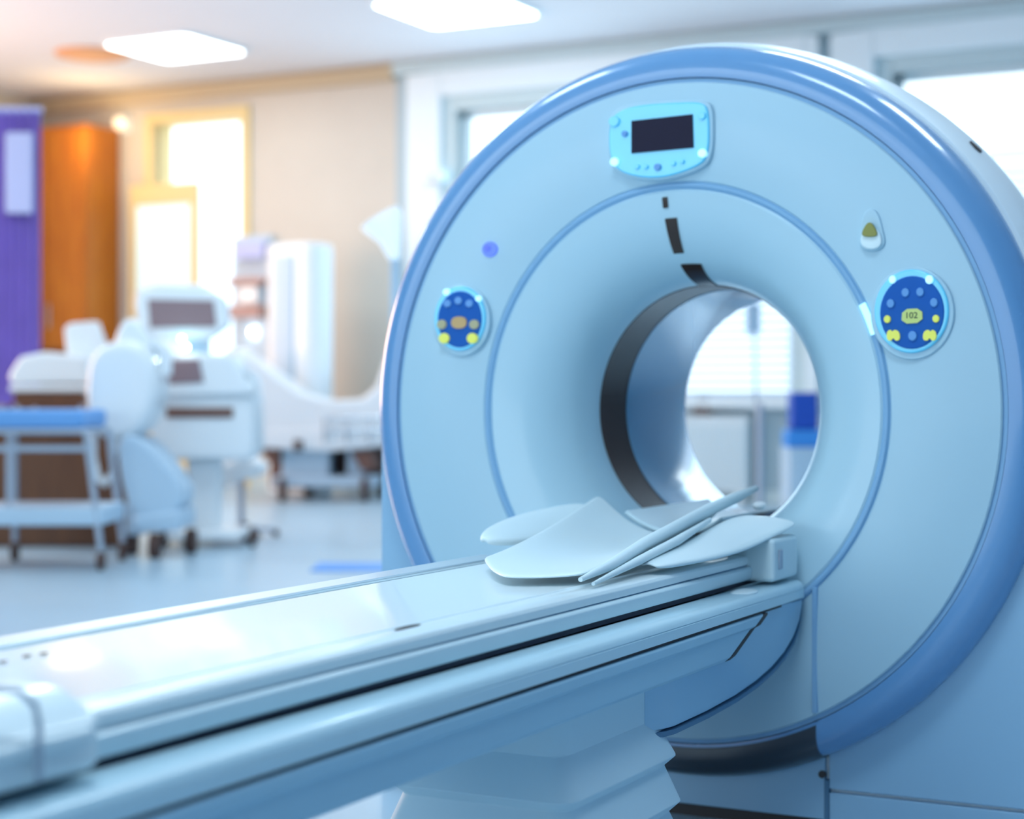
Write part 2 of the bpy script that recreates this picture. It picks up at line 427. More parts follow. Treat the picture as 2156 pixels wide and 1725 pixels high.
# back and front closures: annulus from outline to bore circle
def closure(m, outline, r, y):
    n = len(outline); c = Vector((0, y, GZ)); inner = []
    for p in outline:
        a = math.atan2(p[2] - GZ, p[0]); inner.append((r * math.cos(a), y, GZ + r * zs(r) * math.sin(a)))
    m.loft([outline, inner], closed=True, cap=False)
closure(m, rings[-1], 0.41, 0.96)
closure(m, rings[0], 0.90, 0.115)
m.build('rear_housing', MT['housing'], gan, smooth=50)
# base front panels below the rim, left and right of the vertical seam
SX = -1.40 - GX
def skirt(x0, x1, z0, name, dz=0):
    n = 40; top = []
    for k in range(n + 1):
        x = x0 + (x1 - x0) * k / n
        rr = 0.93
        z = GZ - 1.02 * math.sqrt(max(0.0, rr * rr - x * x)) if abs(x) < rr else GZ - 0.02
        top.append((x, min(z, GZ - 0.06)))
    pts = [(x1, z0), (x0, z0)] + top
    return MB().prism(pts, 'y', 0.095, 0.118).build(name, MT['base'], gan, bevel=0.003)
skirt(-0.99, SX - 0.006, 0.035, 'base_panel')
skirt(SX + 0.006, 0.99, 0.118, 'base_panel')
MB().box(SX + 0.006, 0.99, 0.095, 0.118, 0.0, 0.108).build('base_panel', MT['base'], gan, bevel=0.003)
MB().box(-0.99, SX, 0.112, 0.13, 0.0, 0.035).build('toe_gap_shade', MT['gap'], gan)  # dark strip, shade of the gap under the base put into its colour
MB().box(SX - 0.006, SX + 0.006, 0.092, 0.13, 0.0, 0.14).build('seam_strip', MT['seamd'], gan)
z0 = GZ - 0.862 * 1.02 * math.sqrt(1 - (SX / 0.862) ** 2)
MB().box(SX - 0.0065, SX + 0.0065, -0.014, 0.02, z0 + 0.004, 0.66).build('seam_strip', MT['seam'], gan, bevel=0.002)
sc = MB().tube([(SX - 0.012, 0.09, 0.155), (SX - 0.012, 0.10, 0.155)], 0.010).build('screw_cap', MT['gap'], gan)
# painted shade at the rim bottom, then details on the right flank
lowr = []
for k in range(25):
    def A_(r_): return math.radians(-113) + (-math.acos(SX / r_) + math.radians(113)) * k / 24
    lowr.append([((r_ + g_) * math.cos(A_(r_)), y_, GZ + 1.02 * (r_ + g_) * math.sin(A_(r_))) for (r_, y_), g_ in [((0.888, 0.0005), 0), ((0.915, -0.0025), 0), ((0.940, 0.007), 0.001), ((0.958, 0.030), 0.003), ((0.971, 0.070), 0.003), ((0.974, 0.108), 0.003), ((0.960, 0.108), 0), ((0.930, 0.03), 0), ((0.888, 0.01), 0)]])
MB().loft(lowr).build('rim_lower_shade', MT['rim_shade'], gan, smooth=40)
def rim_pt(ang, y=0.075, r=0.976): return Vector((r * math.cos(ang), y, GZ + r * 1.02 * math.sin(ang)))
def rim_patch(a0, a1, y0, y1, name, m, r=0.980, th=0.008):
    mm = MB(); R_ = []
    for k in range(13):
        a = math.radians(a0 + (a1 - a0) * k / 12)
        q = [(r, y0), (r, y1), (r - th, y1), (r - th, y0)]
        R_.append([(rr * math.cos(a), y, GZ + 1.02 * rr * math.sin(a)) for rr, y in q])
    return mm.loft(R_).build(name, m, gan)
# laser slots on the bore mouth (brown-black)
def mouth_patch(a0, a1, t0, t1, name, m, lift=0.003):
    pr = arc_pts((0.555, 0.001), (0.36, 0.02), (0.333, 0.235), 60)
    seg = pr[int(60 * t0):int(60 * t1) + 1]
    mm = MB(); R_ = []
    for (r, y) in seg:
        row = []
        for k in range(9):
            a = math.radians(a0 + (a1 - a0) * k / 8)
            row.append(((r - lift) * math.cos(a), y - lift, GZ + zs(r) * (r - lift) * math.sin(a)))
        for k in range(8, -1, -1):
            a = math.radians(a0 + (a1 - a0) * k / 8)
            row.append(((r + .004) * math.cos(a), y + .004, GZ + zs(r) * (r + .004) * math.sin(a)))
        R_.append(row)
    return mm.loft(R_).build(name, m, gan)
mouth_patch(92.6, 94.2, 0.03, 0.09, 'laser_slot', MT['slot'])
mouth_patch(90.2, 94.2, 0.17, 0.47, 'laser_slot', MT['slot'])
mouth_patch(84.5, 93.5, 0.60, 0.99, 'laser_slot', MT['slot'])

# --- things on the front cover, in face coordinates
FY = GY - 0.012
def fp(px, py, y=FY):
    p = on_y(px, py, y); return (p.x - GX, p.z)
def face_prism(pts, y0, y1, name, m, parent=gan, bevel=0, px=True):
    q = [fp(*p) for p in pts] if px else pts
    return MB().prism(q, 'y', y0, y1).build(name, m, parent, bevel=bevel)
def smooth_loop(pts, it=3):
    for _ in range(it):
        out = []
        for i in range(len(pts)):
            a, b_ = pts[i], pts[(i + 1) % len(pts)]
            out += [(a[0] * .75 + b_[0] * .25, a[1] * .75 + b_[1] * .25), (a[0] * .25 + b_[0] * .75, a[1] * .25 + b_[1] * .75)]
        pts = out
    return pts
def disc(cx, cy, rpx, y0, y1, name, m, parent=gan, ry=None, bevel=0):
    c = fp(cx, cy); e = fp(cx + rpx, cy); r = abs(e[0] - c[0]); 
    e2 = fp(cx, cy - (ry or rpx)); rz_ = abs(e2[1] - c[1])
    pts = [(c[0] + r * math.cos(2 * math.pi * k / 40), c[1] + rz_ * math.sin(2 * math.pi * k / 40)) for k in range(40)]
    return MB().prism(pts, 'y', y0, y1).build(name, m, parent, bevel=bevel)
Y0 = -0.012
outer = smooth_loop([(1284, 255), (1302, 226), (1350, 216), (1430, 212), (1492, 210), (1506, 236), (1504, 336), (1470, 362), (1400, 382), (1340, 380), (1296, 364), (1282, 320)], 3)
hp = face_prism(outer, Y0 - 0.010, 0.01, 'gantry_display', MT['cover'], bevel=0.006)
inn = smooth_loop([(1288, 262), (1304, 236), (1350, 222), (1430, 217), (1486, 216), (1498, 240), (1497, 334), (1465, 356), (1400, 377), (1340, 374), (1300, 358), (1286, 318)], 3)
face_prism(inn, Y0 - 0.018, Y0 - 0.005, 'bezel', MT['cyan'], hp, bevel=0.005)
face_prism([(1336, 257), (1464, 243), (1466, 313), (1336, 325)], Y0 - 0.022, Y0 - 0.008, 'screen', MT['screen'], hp)
for (x, y, r, m_) in ((1301, 343, 9, 'cyanlite'), (1485, 325, 9, 'cyanlite'), (1300, 258, 11, 'cyan'), (1484, 246, 8, 'cyan'), (1348, 353, 5, 'cyan'), (1366, 353, 5, 'cyan'), (1391, 354, 7, 'key'), (1424, 346, 5, 'cyan'), (1442, 342, 5, 'cyan'), (1322, 284, 6, 'key')):
    disc(x, y, r, Y0 - 0.026, Y0 - 0.010, 'button', MT[m_], hp, bevel=0.002)
# right keypad
def keypad(cx, cy, rx, ry, lit):
    rt = disc(cx, cy + 4, rx * 1.13, Y0 - 0.006, 0.01, 'control_pad', MT['cover'], gan, ry=ry * 1.12, bevel=0.005)
    disc(cx, cy, rx, Y0 - 0.015, Y0 - 0.002, 'lit_ring', MT['cyan'], rt, ry=ry, bevel=0.005)
    disc(cx + rx * .03, cy + ry * .03, rx * .86, Y0 - 0.019, Y0 - 0.010, 'keypad_face', MT['keypad'], rt, ry=ry * .87, bevel=0.003)
    return rt
k1 = keypad(1921, 656, 79, 88, True)
for (x, y, r, m_) in ((1911, 617, 8, 'key'), (1942, 616, 8, 'key'), (1880, 640, 8, 'key'), (1971, 638, 8, 'key'), (1926, 708, 9, 'key'),
                      (1873, 673, 7, 'keyy'), (1975, 672, 7, 'keyy'), (1884, 590, 7, 'cyanlite'), (1961, 590, 8, 'cyanlite')):
    disc(x, y, r, Y0 - 0.025, Y0 - 0.014, 'button', MT[m_], k1, ry=r * 1.15, bevel=0.002)
for sx, cx in ((1, 1886), (-1, 1962)):
    bmesh_pts = smooth_loop([(cx - 14 * sx, 700), (cx - 6 * sx, 694), (cx - 2 * sx, 700), (cx + 3 * sx, 694), (cx + 13 * sx, 700), (cx + 14 * sx, 716), (cx + 5 * sx, 719), (cx, 711), (cx - 5 * sx, 719), (cx - 13 * sx, 716)], 2)
    face_prism(bmesh_pts, Y0 - 0.025, Y0 - 0.014, 'button', MT['keyy'], k1)
lc = face_prism(smooth_loop([(1905, 652), (1946, 650), (1947, 680), (1903, 683)], 1), Y0 - 0.024, Y0 - 0.014, 'lcd_display', MT['lcd'], k1)
tc_ = bpy.data.curves.new('digits', 'FONT'); tc_.body = '102'; tc_.size = 0.022; tc_.extrude = 0.0006; tc_.align_x = 'CENTER'
to = bpy.data.objects.new('tmp_text', tc_); COL.objects.link(to)
dg = bpy.context.evaluated_depsgraph_get(); tm = bpy.data.meshes.new_from_object(to.evaluated_get(dg)); bpy.data.objects.remove(to)
tm.materials.clear(); tm.materials.append(MT['ink'])
tob = bpy.data.objects.new('digits', tm); COL.objects.link(tob); tob.parent = lc
c = fp(1924, 671); tob.location = (c[0], Y0 - 0.0248, c[1]); tob.rotation_euler = (math.pi / 2, 0, 0)
# left keypad
k2 = keypad(972, 671, 54, 68, False)
for (x, y, r, m_) in ((938, 684, 10, 'keyd'), (1006, 684, 10, 'keyd'), (943, 713, 11, 'keyy'), (1002, 713, 11, 'keyy'), (950, 640, 8, 'key'), (996, 640, 8, 'key'), (973, 634, 8, 'key'), (1015, 630, 6, 'cyanlite'), (948, 616, 7, 'cyanlite')):
    disc(x, y, r, Y0 - 0.025, Y0 - 0.014, 'button', MT[m_], k2, bevel=0.002)
face_prism(smooth_loop([(958, 668), (990, 667), (990, 692), (959, 693)], 2), Y0 - 0.024, Y0 - 0.014, 'lcd_display', MT['lcdo'], k2)
# triangular start key in a drop shaped recess
dr = face_prism(smooth_loop([(1822, 440), (1848, 440), (1862, 490), (1866, 515), (1850, 530), (1822, 530), (1808, 515), (1810, 485)], 3), Y0 - 0.006, 0.01, 'call_button', MT['cover'], bevel=0.004)
face_prism(smooth_loop([(1822, 480), (1850, 480), (1862, 510), (1850, 526), (1824, 526), (1812, 510)], 3), Y0 - 0.014, Y0 - 0.004, 'lip', MT['pad'], dr, bevel=0.004)
face_prism(smooth_loop([(1830, 470), (1840, 470), (1852, 492), (1848, 500), (1822, 500), (1818, 492)], 2), Y0 - 0.022, Y0 - 0.010, 'triangle_badge', MT['olive'], dr, bevel=0.002)
# blue indicator on the left
ld = disc(1032, 525, 16, Y0 - 0.006, 0.01, 'indicator_light', MT['ledring'], gan, bevel=0.003)
disc(1029, 523, 6, Y0 - 0.012, Y0 - 0.002, 'lamp', MT['led'], ld, bevel=0.002)
# highlight on the seam ring at the right, drawn as a glowing piece
mm = MB(); R_ = []
for k in range(13):
    a = math.radians(19 + 8 * k / 12)
    R_.append([(r * math.cos(a), y, GZ + 1.053 * r * math.sin(a)) for r, y in ((0.568, -0.006), (0.585, -0.006), (0.585, 0.01), (0.568, 0.01))])
mm.loft(R_).build('ring_highlight', MT['cyanlite'], gan)
# flank fittings on the rim
rim_patch(4.5, 8.5, 0.060, 0.095, 'flank_latch', MT['housing'])
rim_patch(15.5, 19.0, 0.080, 0.105, 'flank_latch', MT['housing'])
rim_patch(-1.6, 0.4, 0.000 + 0.03, 0.115, 'flank_band', MT['housing'], r=0.977)
# triangular eyelet in the shoulder of the housing
e0 = at(2040, 320, 5.0)
ey = MB()
a = math.radians(42.5)
rr = 1.008
M_ = Matrix.Translation((rr * math.cos(a), 0.27, GZ + 1.02 * rr * math.sin(a))) @ Matrix.Rotation(math.pi / 2 - a, 4, 'Y')
for (r0, z_) in ((0.030, 0.004),):
    pts = smooth_loop([(-0.03, -0.035), (0.03, -0.035), (0.0, 0.045)], 2)
    ey.loft([[M_ @ Vector((p_[0], p_[1], -0.02)) for p_ in pts], [M_ @ Vector((p_[0], p_[1], 0.003)) for p_ in pts]])
ey.build('lifting_eyelet', MT['gap'], gan)
# glossy lens studs on the dark scan window
for a_, y_ in ((214, 0.28), (232, 0.29), (222, 0.36), (246, 0.36)):
    a = math.radians(a_)
    rr = 0.329

# ------------------------------------------------------------------ patient table
TX = -1.79
tab = thing('patient_table', 'long white motorised scanner table running from the front left into the bore', 'table', (TX, 3.5, 0))
def T(x, y, z): return (x - TX, y - 3.5, z)
def sweep(prof, y0, y1, name, m, parent=None, bevel=0, smooth=35):
    """prof: (X, dz below the eye)"""
    pts = [(x - TX, EYE + z) for x, z in prof]
    k = max(1, int((y1 - y0) / 0.2))
    rings = [[(x, y0 - 3.5 + (y1 - y0) * i / k, z) for x, z in pts] for i in range(k + 1)]
    return MB().loft(rings).build(name, m, parent or tab, bevel=bevel, smooth=smooth)
CY0, CY1 = 1.71, 4.34
# cradle: upper shell (rim + slightly hollow lying surface)
up = [(-1.507, -0.4300), (-1.505, -0.4145), (-1.509, -0.4075), (-1.516, -0.4045), (-1.551, -0.4035), (-1.556, -0.4045), (-1.560, -0.407), (-1.578, -0.407), (-1.581, -0.4035)]
n = 14
for k in range(1, n):
    x = -1.581 + (-1.985 + 1.581) * k / n
    up.append((x, -0.4035 - 0.007 * math.sin(math.pi * k / n)))
up += [(-1.985, -0.4035), (-1.995, -0.409), (-2.06, -0.409), (-2.072, -0.412), (-2.072, -0.430)]
sweep(up, CY0, CY1, 'cradle_top', MT['table'], bevel=0.002, smooth=25)
sweep([(-1.500, -0.4325), (-2.075, -0.4325), (-2.078, -0.436), (-2.078, -0.460), (-2.05, -0.468), (-1.53, -0.468), (-1.499, -0.4655), (-1.4955, -0.458), (-1.4955, -0.437)], CY0, CY1, 'cradle_side', MT['table_side'], bevel=0.003)
sweep([(-1.512, -0.428), (-2.06, -0.428), (-2.06, -0.434), (-1.512, -0.434)], CY0 + 0.01, CY1 - 0.01, 'cradle_seam', MT['seam'])
# far side raised metal rail
sweep([(-2.012, -0.409), (-2.012, -0.4025), (-2.016, -0.3995), (-2.074, -0.3975), (-2.080, -0.402), (-2.080, -0.425)], 0.7, 3.82, 'far_rail', MT['metal'], bevel=0.002)
# far part of the lying surface behind the end cap
sweep([(-1.625, -0.43), (-1.625, -0.4045), (-1.985, -0.4045), (-1.985, -0.43)], 0.6, CY0 - 0.002, 'cradle_end', MT['table'], bevel=0.002)
# dark running gap
sweep([(-1.53, -0.466), (-2.04, -0.466), (-2.04, -0.485), (-1.53, -0.485)], 1.0, 4.33, 'running_gap', mat('running_channel_grey', (0.17, 0.18, 0.24), 0.6))
# carriage
BY0, BY1 = 0.7, 4.372
car = [(-1.505, -0.500), (-1.505, -0.482), (-1.498, -0.4785), (-1.452, -0.4785)] + arc_pts((-1.452, -0.4785), (-1.424, -0.4785), (-1.420, -0.5000), 8)[1:] + [(-1.421, -0.5005), (-1.4215, -0.502), (-1.4195, -0.5035), (-1.4190, -0.5240), (-1.425, -0.5265), (-2.15, -0.5265), (-2.155, -0.49), (-2.13, -0.4785), (-2.06, -0.4785), (-2.05, -0.50)]
sweep(car, BY0, BY1 - 0.02, 'carriage_rail', MT['carriage'], smooth=25)
sweep([(-1.428, -0.5255), (-2.14, -0.5255), (-2.14, -0.533), (-1.428, -0.533)], BY0, 4.2, 'carriage_groove', MT['gap'])
def xp(px, py, X):
    k = (3000 - px); d = F / math.cos(TH) * (-X) / k
    t = (d - math.sin(TH) * (-X)) / math.cos(TH)
    return (t, EYE - (py - HOR) / F * d)
# lower carriage body: long shallow part whose far end is cut on a slant
ya, za = xp(1614, 1290, -1.42); yb, zb = xp(1540, 1388, -1.43)
lp = [(-1.422, -0.533), (-1.419, -0.537), (-1.420, -0.556), (-1.428, -0.562), (-1.431, -0.612), (-1.437, -0.620), (-2.13, -0.620), (-2.14, -0.533)]
def slant(z, off=0.0): 
    k = (EYE + z - za) / (zb - za)
    y = ya + (yb - ya) * k + off
    return y
def lower(y0, off, name, m, grow=0.0, **kw):
    r0 = [(x + grow * 0.0 - TX, y0 - 3.5, EYE + z) for x, z in lp]
    r1 = [(x - TX, slant(z, off) - 3.5, EYE + z) for x, z in lp]
    return MB().loft([r0, r1]).build(name, m, tab, **kw)
lower(BY0, -0.012, 'carriage_panel', MT['panel'], bevel=0.002)
MB().loft([[(x + (0.001 if x > -1.8 else 0) - TX, slant(z, -0.0125) - 3.5, EYE + z) for x, z in lp], [(x + (0.001 if x > -1.8 else 0) - TX, slant(z, 0.016) - 3.5, EYE + z) for x, z in lp]]).build('panel_end_gap', MT['gap'], tab)
# fairing with quarter round tip: Y-Z profile, extruded in X
sec = [(3.50, -1.499, -0.739), (3.56, -1.474, -0.740), (3.60, -1.466, -0.740), (3.78, -1.459, -0.735), (3.95, -1.452, -0.724), (4.08, -1.446, -0.708), (4.18, -1.441, -0.688), (4.26, -1.436, -0.662), (4.315, -1.432, -0.632), (4.345, -1.429, -0.600), (4.358, -1.428, -0.570), (4.362, -1.428, -0.545)]
def fair(top, d, inx, name, m, bevel=0.0, smooth=40):
    R_ = []
    for (y, X, zb) in sec:
        zt = -0.532 if top else zb - 0.0005
        zl = zb if top else zb - d
        X = X - inx
        c_ = min(0.02, (zt - zl) * 0.5)
        R_.append([(X - TX, y + (0 if top else 0.006) - 3.5, EYE + zt), (X - TX, y + (0 if top else 0.006) - 3.5, EYE + zl + c_), (X - c_ * 0.3 - TX, y + (0 if top else 0.006) - 3.5, EYE + zl + c_ * 0.3), (X - c_ - TX, y + (0 if top else 0.006) - 3.5, EYE + zl), (-2.13 - TX, y - 3.5, EYE + zl), (-2.13 - TX, y - 3.5, EYE + zt)])
    return MB().loft(R_).build(name, m, tab, smooth=smooth)
fair(True, 0, 0, 'fairing', MT['fairing'])
fair(False, 0.014, 0.002, 'fairing_edge_band', MT['seamd'])
# rounded end nose of the rail
nose = MB()
for xc in (0,):
    rp = [(x - TX, EYE + z) for x, z in car]
    nose.loft([[(x, BY1 - 0.02 - 3.5, z) for x, z in rp], [(x * 0.985, BY1 - 0.005 - 3.5, z - 0.003) for x, z in rp], [(x * 0.96, BY1 - 3.5, z - 0.006) for x, z in rp]])
nose.build('rail_nose', MT['carriage'], tab, smooth=60)
# end cap block with wire bail at the near end
ec = MB()
ec.prism([(x - TX, EYE + z) for x, z in [(-1.470, -0.468), (-1.448, -0.455), (-1.452, -0.425), (-1.446, -0.405), (-1.470, -0.385), (-1.510, -0.366), (-1.600, -0.362), (-1.622, -0.38), (-1.622, -0.468)]], 'y', 1.02 - 3.5, 1.685 - 3.5)
ecb = ec.build('end_cap', MT['table'], tab, bevel=0.012, smooth=40)
MB().prism([(x - TX, EYE + z) for x, z in [(-1.452, -0.424), (-1.440, -0.420), (-1.440, -0.408), (-1.450, -0.404)]], 'y', 1.05 - 3.5, 1.66 - 3.5).build('moulding', MT['table'], ecb, bevel=0.004)
MB().tube([T(-1.455, 1.2, EYE - 0.345), T(-1.455, 1.44, EYE - 0.338), T(-1.452, 1.50, EYE - 0.339), T(-1.446, 1.538, EYE - 0.345), T(-1.440, 1.556, EYE - 0.362), T(-1.437, 1.560, EYE - 0.385), T(-1.437, 1.560, EYE - 0.452)], 0.0045).build('wire_bail', MT['steel'], ecb, smooth=80)
# little marks in the lying surface
for (px, py) in ((92, 1375), (56, 1380), (6, 1392)):
    dd = 0.404 * F / (py - HOR); p_ = at(px, py, dd)
    MB().ell(T(p_.x, p_.y, EYE - 0.4045), 0.004, 0.010, 0.001).build('fixing_hole', MT['gap'], tab)
dd = 0.405 * F / (1321 - HOR); p_ = at(860, 1322, dd)
MB().ell(T(-1.567, p_.y, EYE - 0.405), 0.006, 0.045, 0.0025).build('groove_catch', MT['gap'], tab)
# tail block beside the gantry
tb = MB().box(-1.56 - TX, -1.437 - TX, 4.17 - 3.5, 4.36 - 3.5, EYE - 0.470, EYE - 0.362).build('end_block', MT['strap'], tab, bevel=0.012)
MB().box(-1.438 - TX, -1.432 - TX, 4.20 - 3.5, 4.225 - 3.5, EYE - 0.44, EYE - 0.39).build('end_block_slot', MT['steel'], tb, bevel=0.003)
tg = MB().ell(T(-1.462, 4.02, EYE - 0.480), 0.03, 0.06, 0.008).build('release_tab', MT['table'], tab)
# telescopic pedestal with bellows
def ped_ring(hx, y0, y1, z, r=0.05, n=6):
    pts = []
    cx, cy = -1.68 - TX, (y0 + y1) / 2 - 3.5
    hy = (y1 - y0) / 2
    for (sx, sy, a0) in ((1, 1, 0), (-1, 1, 90), (-1, -1, 180), (1, -1, 270)):
        for k in range(n + 1):
            a = math.radians(a0 + 90 * k / n)
            pts.append((cx + sx * (hx - r) + r * math.cos(a), cy + sy * (hy - r) + r * math.sin(a), z))
    return pts
pr = [(0.18, 0.0, EYE - 0.60), (0.18, 0.0, EYE - 0.715)]
for i, (a_, b_) in enumerate([(-0.798, -0.818), (-0.900, -0.920), (-1.00, -1.02), (-1.10, -1.115)]):
    pr += [(0.215 + 0.008 * i, 0.035 + 0.008 * i, EYE + a_), (0.195 + 0.008 * i, 0.014 + 0.008 * i, EYE + b_)]
pr.append((0.23, 0.05, 0.0))
m = MB()
rr_ = [ped_ring(h, 3.09 - e, 3.60 + e, z_) for h, e, z_ in pr]
m.loft(rr_)
m.build('bellows_pedestal', MT['bellow'], tab, smooth=20, bevel=0.003)

# ------------------------------------------------------------------ head end cushions and straps
def sheet(rows, th, name, m, loc, label=None, cat=None, parent=None, group=None):
    """rows of world points -> thick sheet"""
    bm = bmesh.new(); L = Vector(loc)
    V = [[bm.verts.new(Vector(p) - L) for p in r] for r in rows]
    for a, b_ in zip(V[:-1], V[1:]):
        for i in range(len(a) - 1): bm.faces.new((a[i], a[i + 1], b_[i + 1], b_[i]))
    bmesh.ops.recalc_face_normals(bm, faces=bm.faces)
    me = bpy.data.meshes.new(name); bm.to_mesh(me); bm.free()
    for p_ in me.polygons: p_.use_smooth = True
    me.materials.append(m)
    o = bpy.data.objects.new(name, me); COL.objects.link(o); o.location = loc
    if parent: o.parent = parent
    sd = o.modifiers.new('solid', 'SOLIDIFY'); sd.thickness = th; sd.offset = 0
    ss = o.modifiers.new('sub', 'SUBSURF'); ss.levels = 2; ss.render_levels = 2
    if label: tag(o, label, cat, group)
    return o
# curved head mat: concave across, tongue shaped front edge
rows = []
for i in range(15):
    t = i / 14
    row = []
    for j in range(13):
        s = -1 + 2 * j / 12
        front = 3.30 + 0.24 * max(0, -s) ** 1.2 + 0.03 * max(0, s)
        y = front + (4.372 - front) * t
        hw = 0.185 + 0.035 * t
        x = -1.735 - 0.055 * t + s * (hw if s < 0 else 0.168 - 0.012 * t)
        amp = 0.012 + 0.095 * t ** 1.5
        z = EYE - 0.390 + 0.010 * t + amp * abs(s) ** 2.2
        row.append((x, y, z))
    rows.append(row)
sheet(rows, 0.010, 'head_mat', MT['pad'], (-1.735, 3.3, EYE - 0.40), 'pale curved head mat on the table top with its tongue edge lifted over dark gaps', 'mat')
def pad(name, pts, label, th=0.02):
    """pts: list of (y, x0, x1, z0, z1)"""
    rows = [[(x0 + (x1 - x0) * k / 4, y, z0 + (z1 - z0) * k / 4 + 0.008 * math.sin(math.pi * k / 4)) for k in range(5)] for y, x0, x1, z0, z1 in pts]
    return sheet(rows, th, name, MT['pad'], (pts[0][1], pts[0][0], pts[0][3]), label, 'arm rest', group='arm rest pads at the head of the table')
E_ = EYE
pad('arm_rest', [(3.80, -2.070, -2.050, E_ - .366, E_ - .370), (3.86, -2.10, -1.985, E_ - .348, E_ - .372), (4.02, -2.125, -1.965, E_ - .330, E_ - .366), (4.16, -2.12, -1.965, E_ - .318, E_ - .358), (4.30, -2.09, -1.975, E_ - .308, E_ - .344), (4.355, -2.05, -1.985, E_ - .306, E_ - .335)], 'pale leaf shaped arm rest pad on the far side of the table, left in view')
pad('arm_rest', [(3.60, -1.566, -1.512, E_ - .386, E_ - .390), (3.80, -1.575, -1.480, E_ - .372, E_ - .388), (4.02, -1.588, -1.465, E_ - .352, E_ - .384), (4.14, -1.594, -1.452, E_ - .338, E_ - .366), (4.26, -1.600, -1.438, E_ - .328, E_ - .348), (4.36, -1.590, -1.430, E_ - .322, E_ - .334)], 'pale wing shaped arm rest pad on the near side, beside the end block', th=0.014)
st = MB().tube([(-1.545, 3.27, E_ - .383), (-1.556, 3.45, E_ - .368), (-1.588, 3.7, E_ - .345), (-1.610, 3.95, E_ - .324), (-1.63, 4.2, E_ - .300), (-1.645, 4.45, E_ - .280), (-1.645, 4.62, E_ - .262)], [0.005, 0.012, 0.015, 0.016, 0.016, 0.015, 0.008], n=16)
tag(st.build('positioning_strap', MT['strap'], smooth=80), 'pale rounded strap running lengthwise beside the head mat into the bore', 'strap')
st = MB().tube([(-1.530, 3.30, E_ - .394), (-1.548, 3.58, E_ - .370), (-1.565, 3.85, E_ - .346), (-1.60, 4.15, E_ - .318)], [0.004, 0.010, 0.011, 0.006], n=12)
tag(st.build('positioning_strap', MT['strap'], smooth=80), 'thinner pale strap lying along the table edge below the rounded strap', 'strap')
# curved head cradle (half ring) inside the bore mouth
hc = MB(); R_ = []
for k in range(25):
    a = math.radians(230 + 76 * k / 24)
    cx, cz = -1.79, E_ - 0.150
    R_.append([(cx + r * math.cos(a), y, cz + r * 0.98 * math.sin(a)) for r, y in ((0.222, 4.385), (0.234, 4.385), (0.234, 5.00), (0.222, 5.00))])
hc.loft(R_)
tag(hc.build('head_holder', MT['table_side'], bevel=0.003), 'glossy curved half ring head holder lying in the bottom of the bore', 'head holder')
MB_ = MB().ell((-1.60, 4.52, E_ - .303), 0.018, 0.024, 0.012)
tag(MB_.build('headrest_knob', MT['white']), 'small glossy pale knob above the near arm rest at the bore edge', 'knob')

# ------------------------------------------------------------------ background objects
def frame_at(px, dep, floor=True):
    p = at(px, HOR, dep); p.z = 0; return p, dep / F
class Loc:
    """local frame facing the camera: x right, y away, z up; sizes read at its depth"""
    def __init__(s, name, label, cat, px, dep, group=None, rz=TH):
        p, s.k = frame_at(px, dep); s.px = px
        s.t = thing(name, label, cat, p, rz, group)
    def x(s, px): return (px - s.px) * s.k
    def z(s, py): return max(0.0, EYE + (HOR - py) * s.k)
    def box(s, x0, x1, y0, y1, d0, d1, name, m, parent=None, bevel=0.02):
        return MB().box(s.x(x0), s.x(x1), d0, d1, s.z(y1), s.z(y0)).build(name, MT[m], parent or s.t, bevel=bevel)
    def tube(s, pts, r, name, m, parent=None, n=12):
        return MB().tube([(s.x(a), d, s.z(b_)) for a, b_, d in pts], r, n=n).build(name, MT[m], parent or s.t, smooth=80)
    def poly(s, pts, d0, d1, name, m, parent=None, bevel=0.02, sm=0):
        q = [(s.x(a), s.z(b_)) for a, b_ in pts]
        if sm: q = smooth_loop(q, sm)
        return MB().prism(q, 'y', d0, d1).build(name, MT[m], parent or s.t, bevel=bevel)
    def wheel(s, px, d, r=0.06, m='caster', w=0.04, name='caster'):
        x = s.x(px)
        o = MB().tube([(x - w / 2, d, r), (x + w / 2, d, r)], r, n=20).build(name, MT[m], s.t, bevel=0.006)
        return o
# ultrasound style console
u = Loc('diagnostic_cart', 'white wheeled diagnostic console with a grey screen, small touch display and dark slot', 'medical cart', 425, 13.5)
u.box(350, 520, 1112, 1132, -0.32, 0.32, 'base_plate', 'white', bevel=0.03)
for px_, d_ in ((362, -0.26), (548, -0.2), (375, 0.28), (505, 0.28)): u.wheel(min(px_, 540), d_, 0.075)
u.poly([(398, 965), (468, 965), (462, 1115), (404, 1115)], -0.12, 0.12, 'column', 'white', bevel=0.03)
bd = u.poly([(330, 822), (545, 830), (548, 950), (530, 968), (345, 965), (330, 930)], -0.25, 0.28, 'console_body', 'white', bevel=0.04)
u.box(364, 502, 858, 879, -0.265, -0.245, 'slot', 'brown', bd, bevel=0.006)
cp = u.poly([(322, 742), (500, 748), (545, 832), (335, 836)], -0.30, 0.20, 'control_desk', 'white', bevel=0.03)
u.poly([(358, 760), (434, 758), (444, 806), (374, 810)], -0.312, -0.296, 'touch_display', 'mauve', cp, bevel=0.006)
mo = u.poly(smooth_loop([(292, 598), (478, 602), (492, 716), (312, 722), (288, 660)], 1), -0.12, 0.02, 'monitor', 'white', bevel=0.04)
u.poly([(318, 632), (456, 635), (462, 690), (323, 692)], -0.135, -0.115, 'screen', 'mauve', mo, bevel=0.008)
u.poly([(385, 700), (440, 700), (440, 750), (385, 750)], -0.05, 0.1, 'monitor_neck', 'whiteb')
for px_, py_, m_, d_ in ((408, 734, 'bulb', -0.34), (393, 715, 'bulbc', -0.2)):
    MB().ell((u.x(px_), d_, u.z(py_)), 0.016, 0.016, 0.016, 12, 8).build('pilot_lamp', MT[m_], u.t)
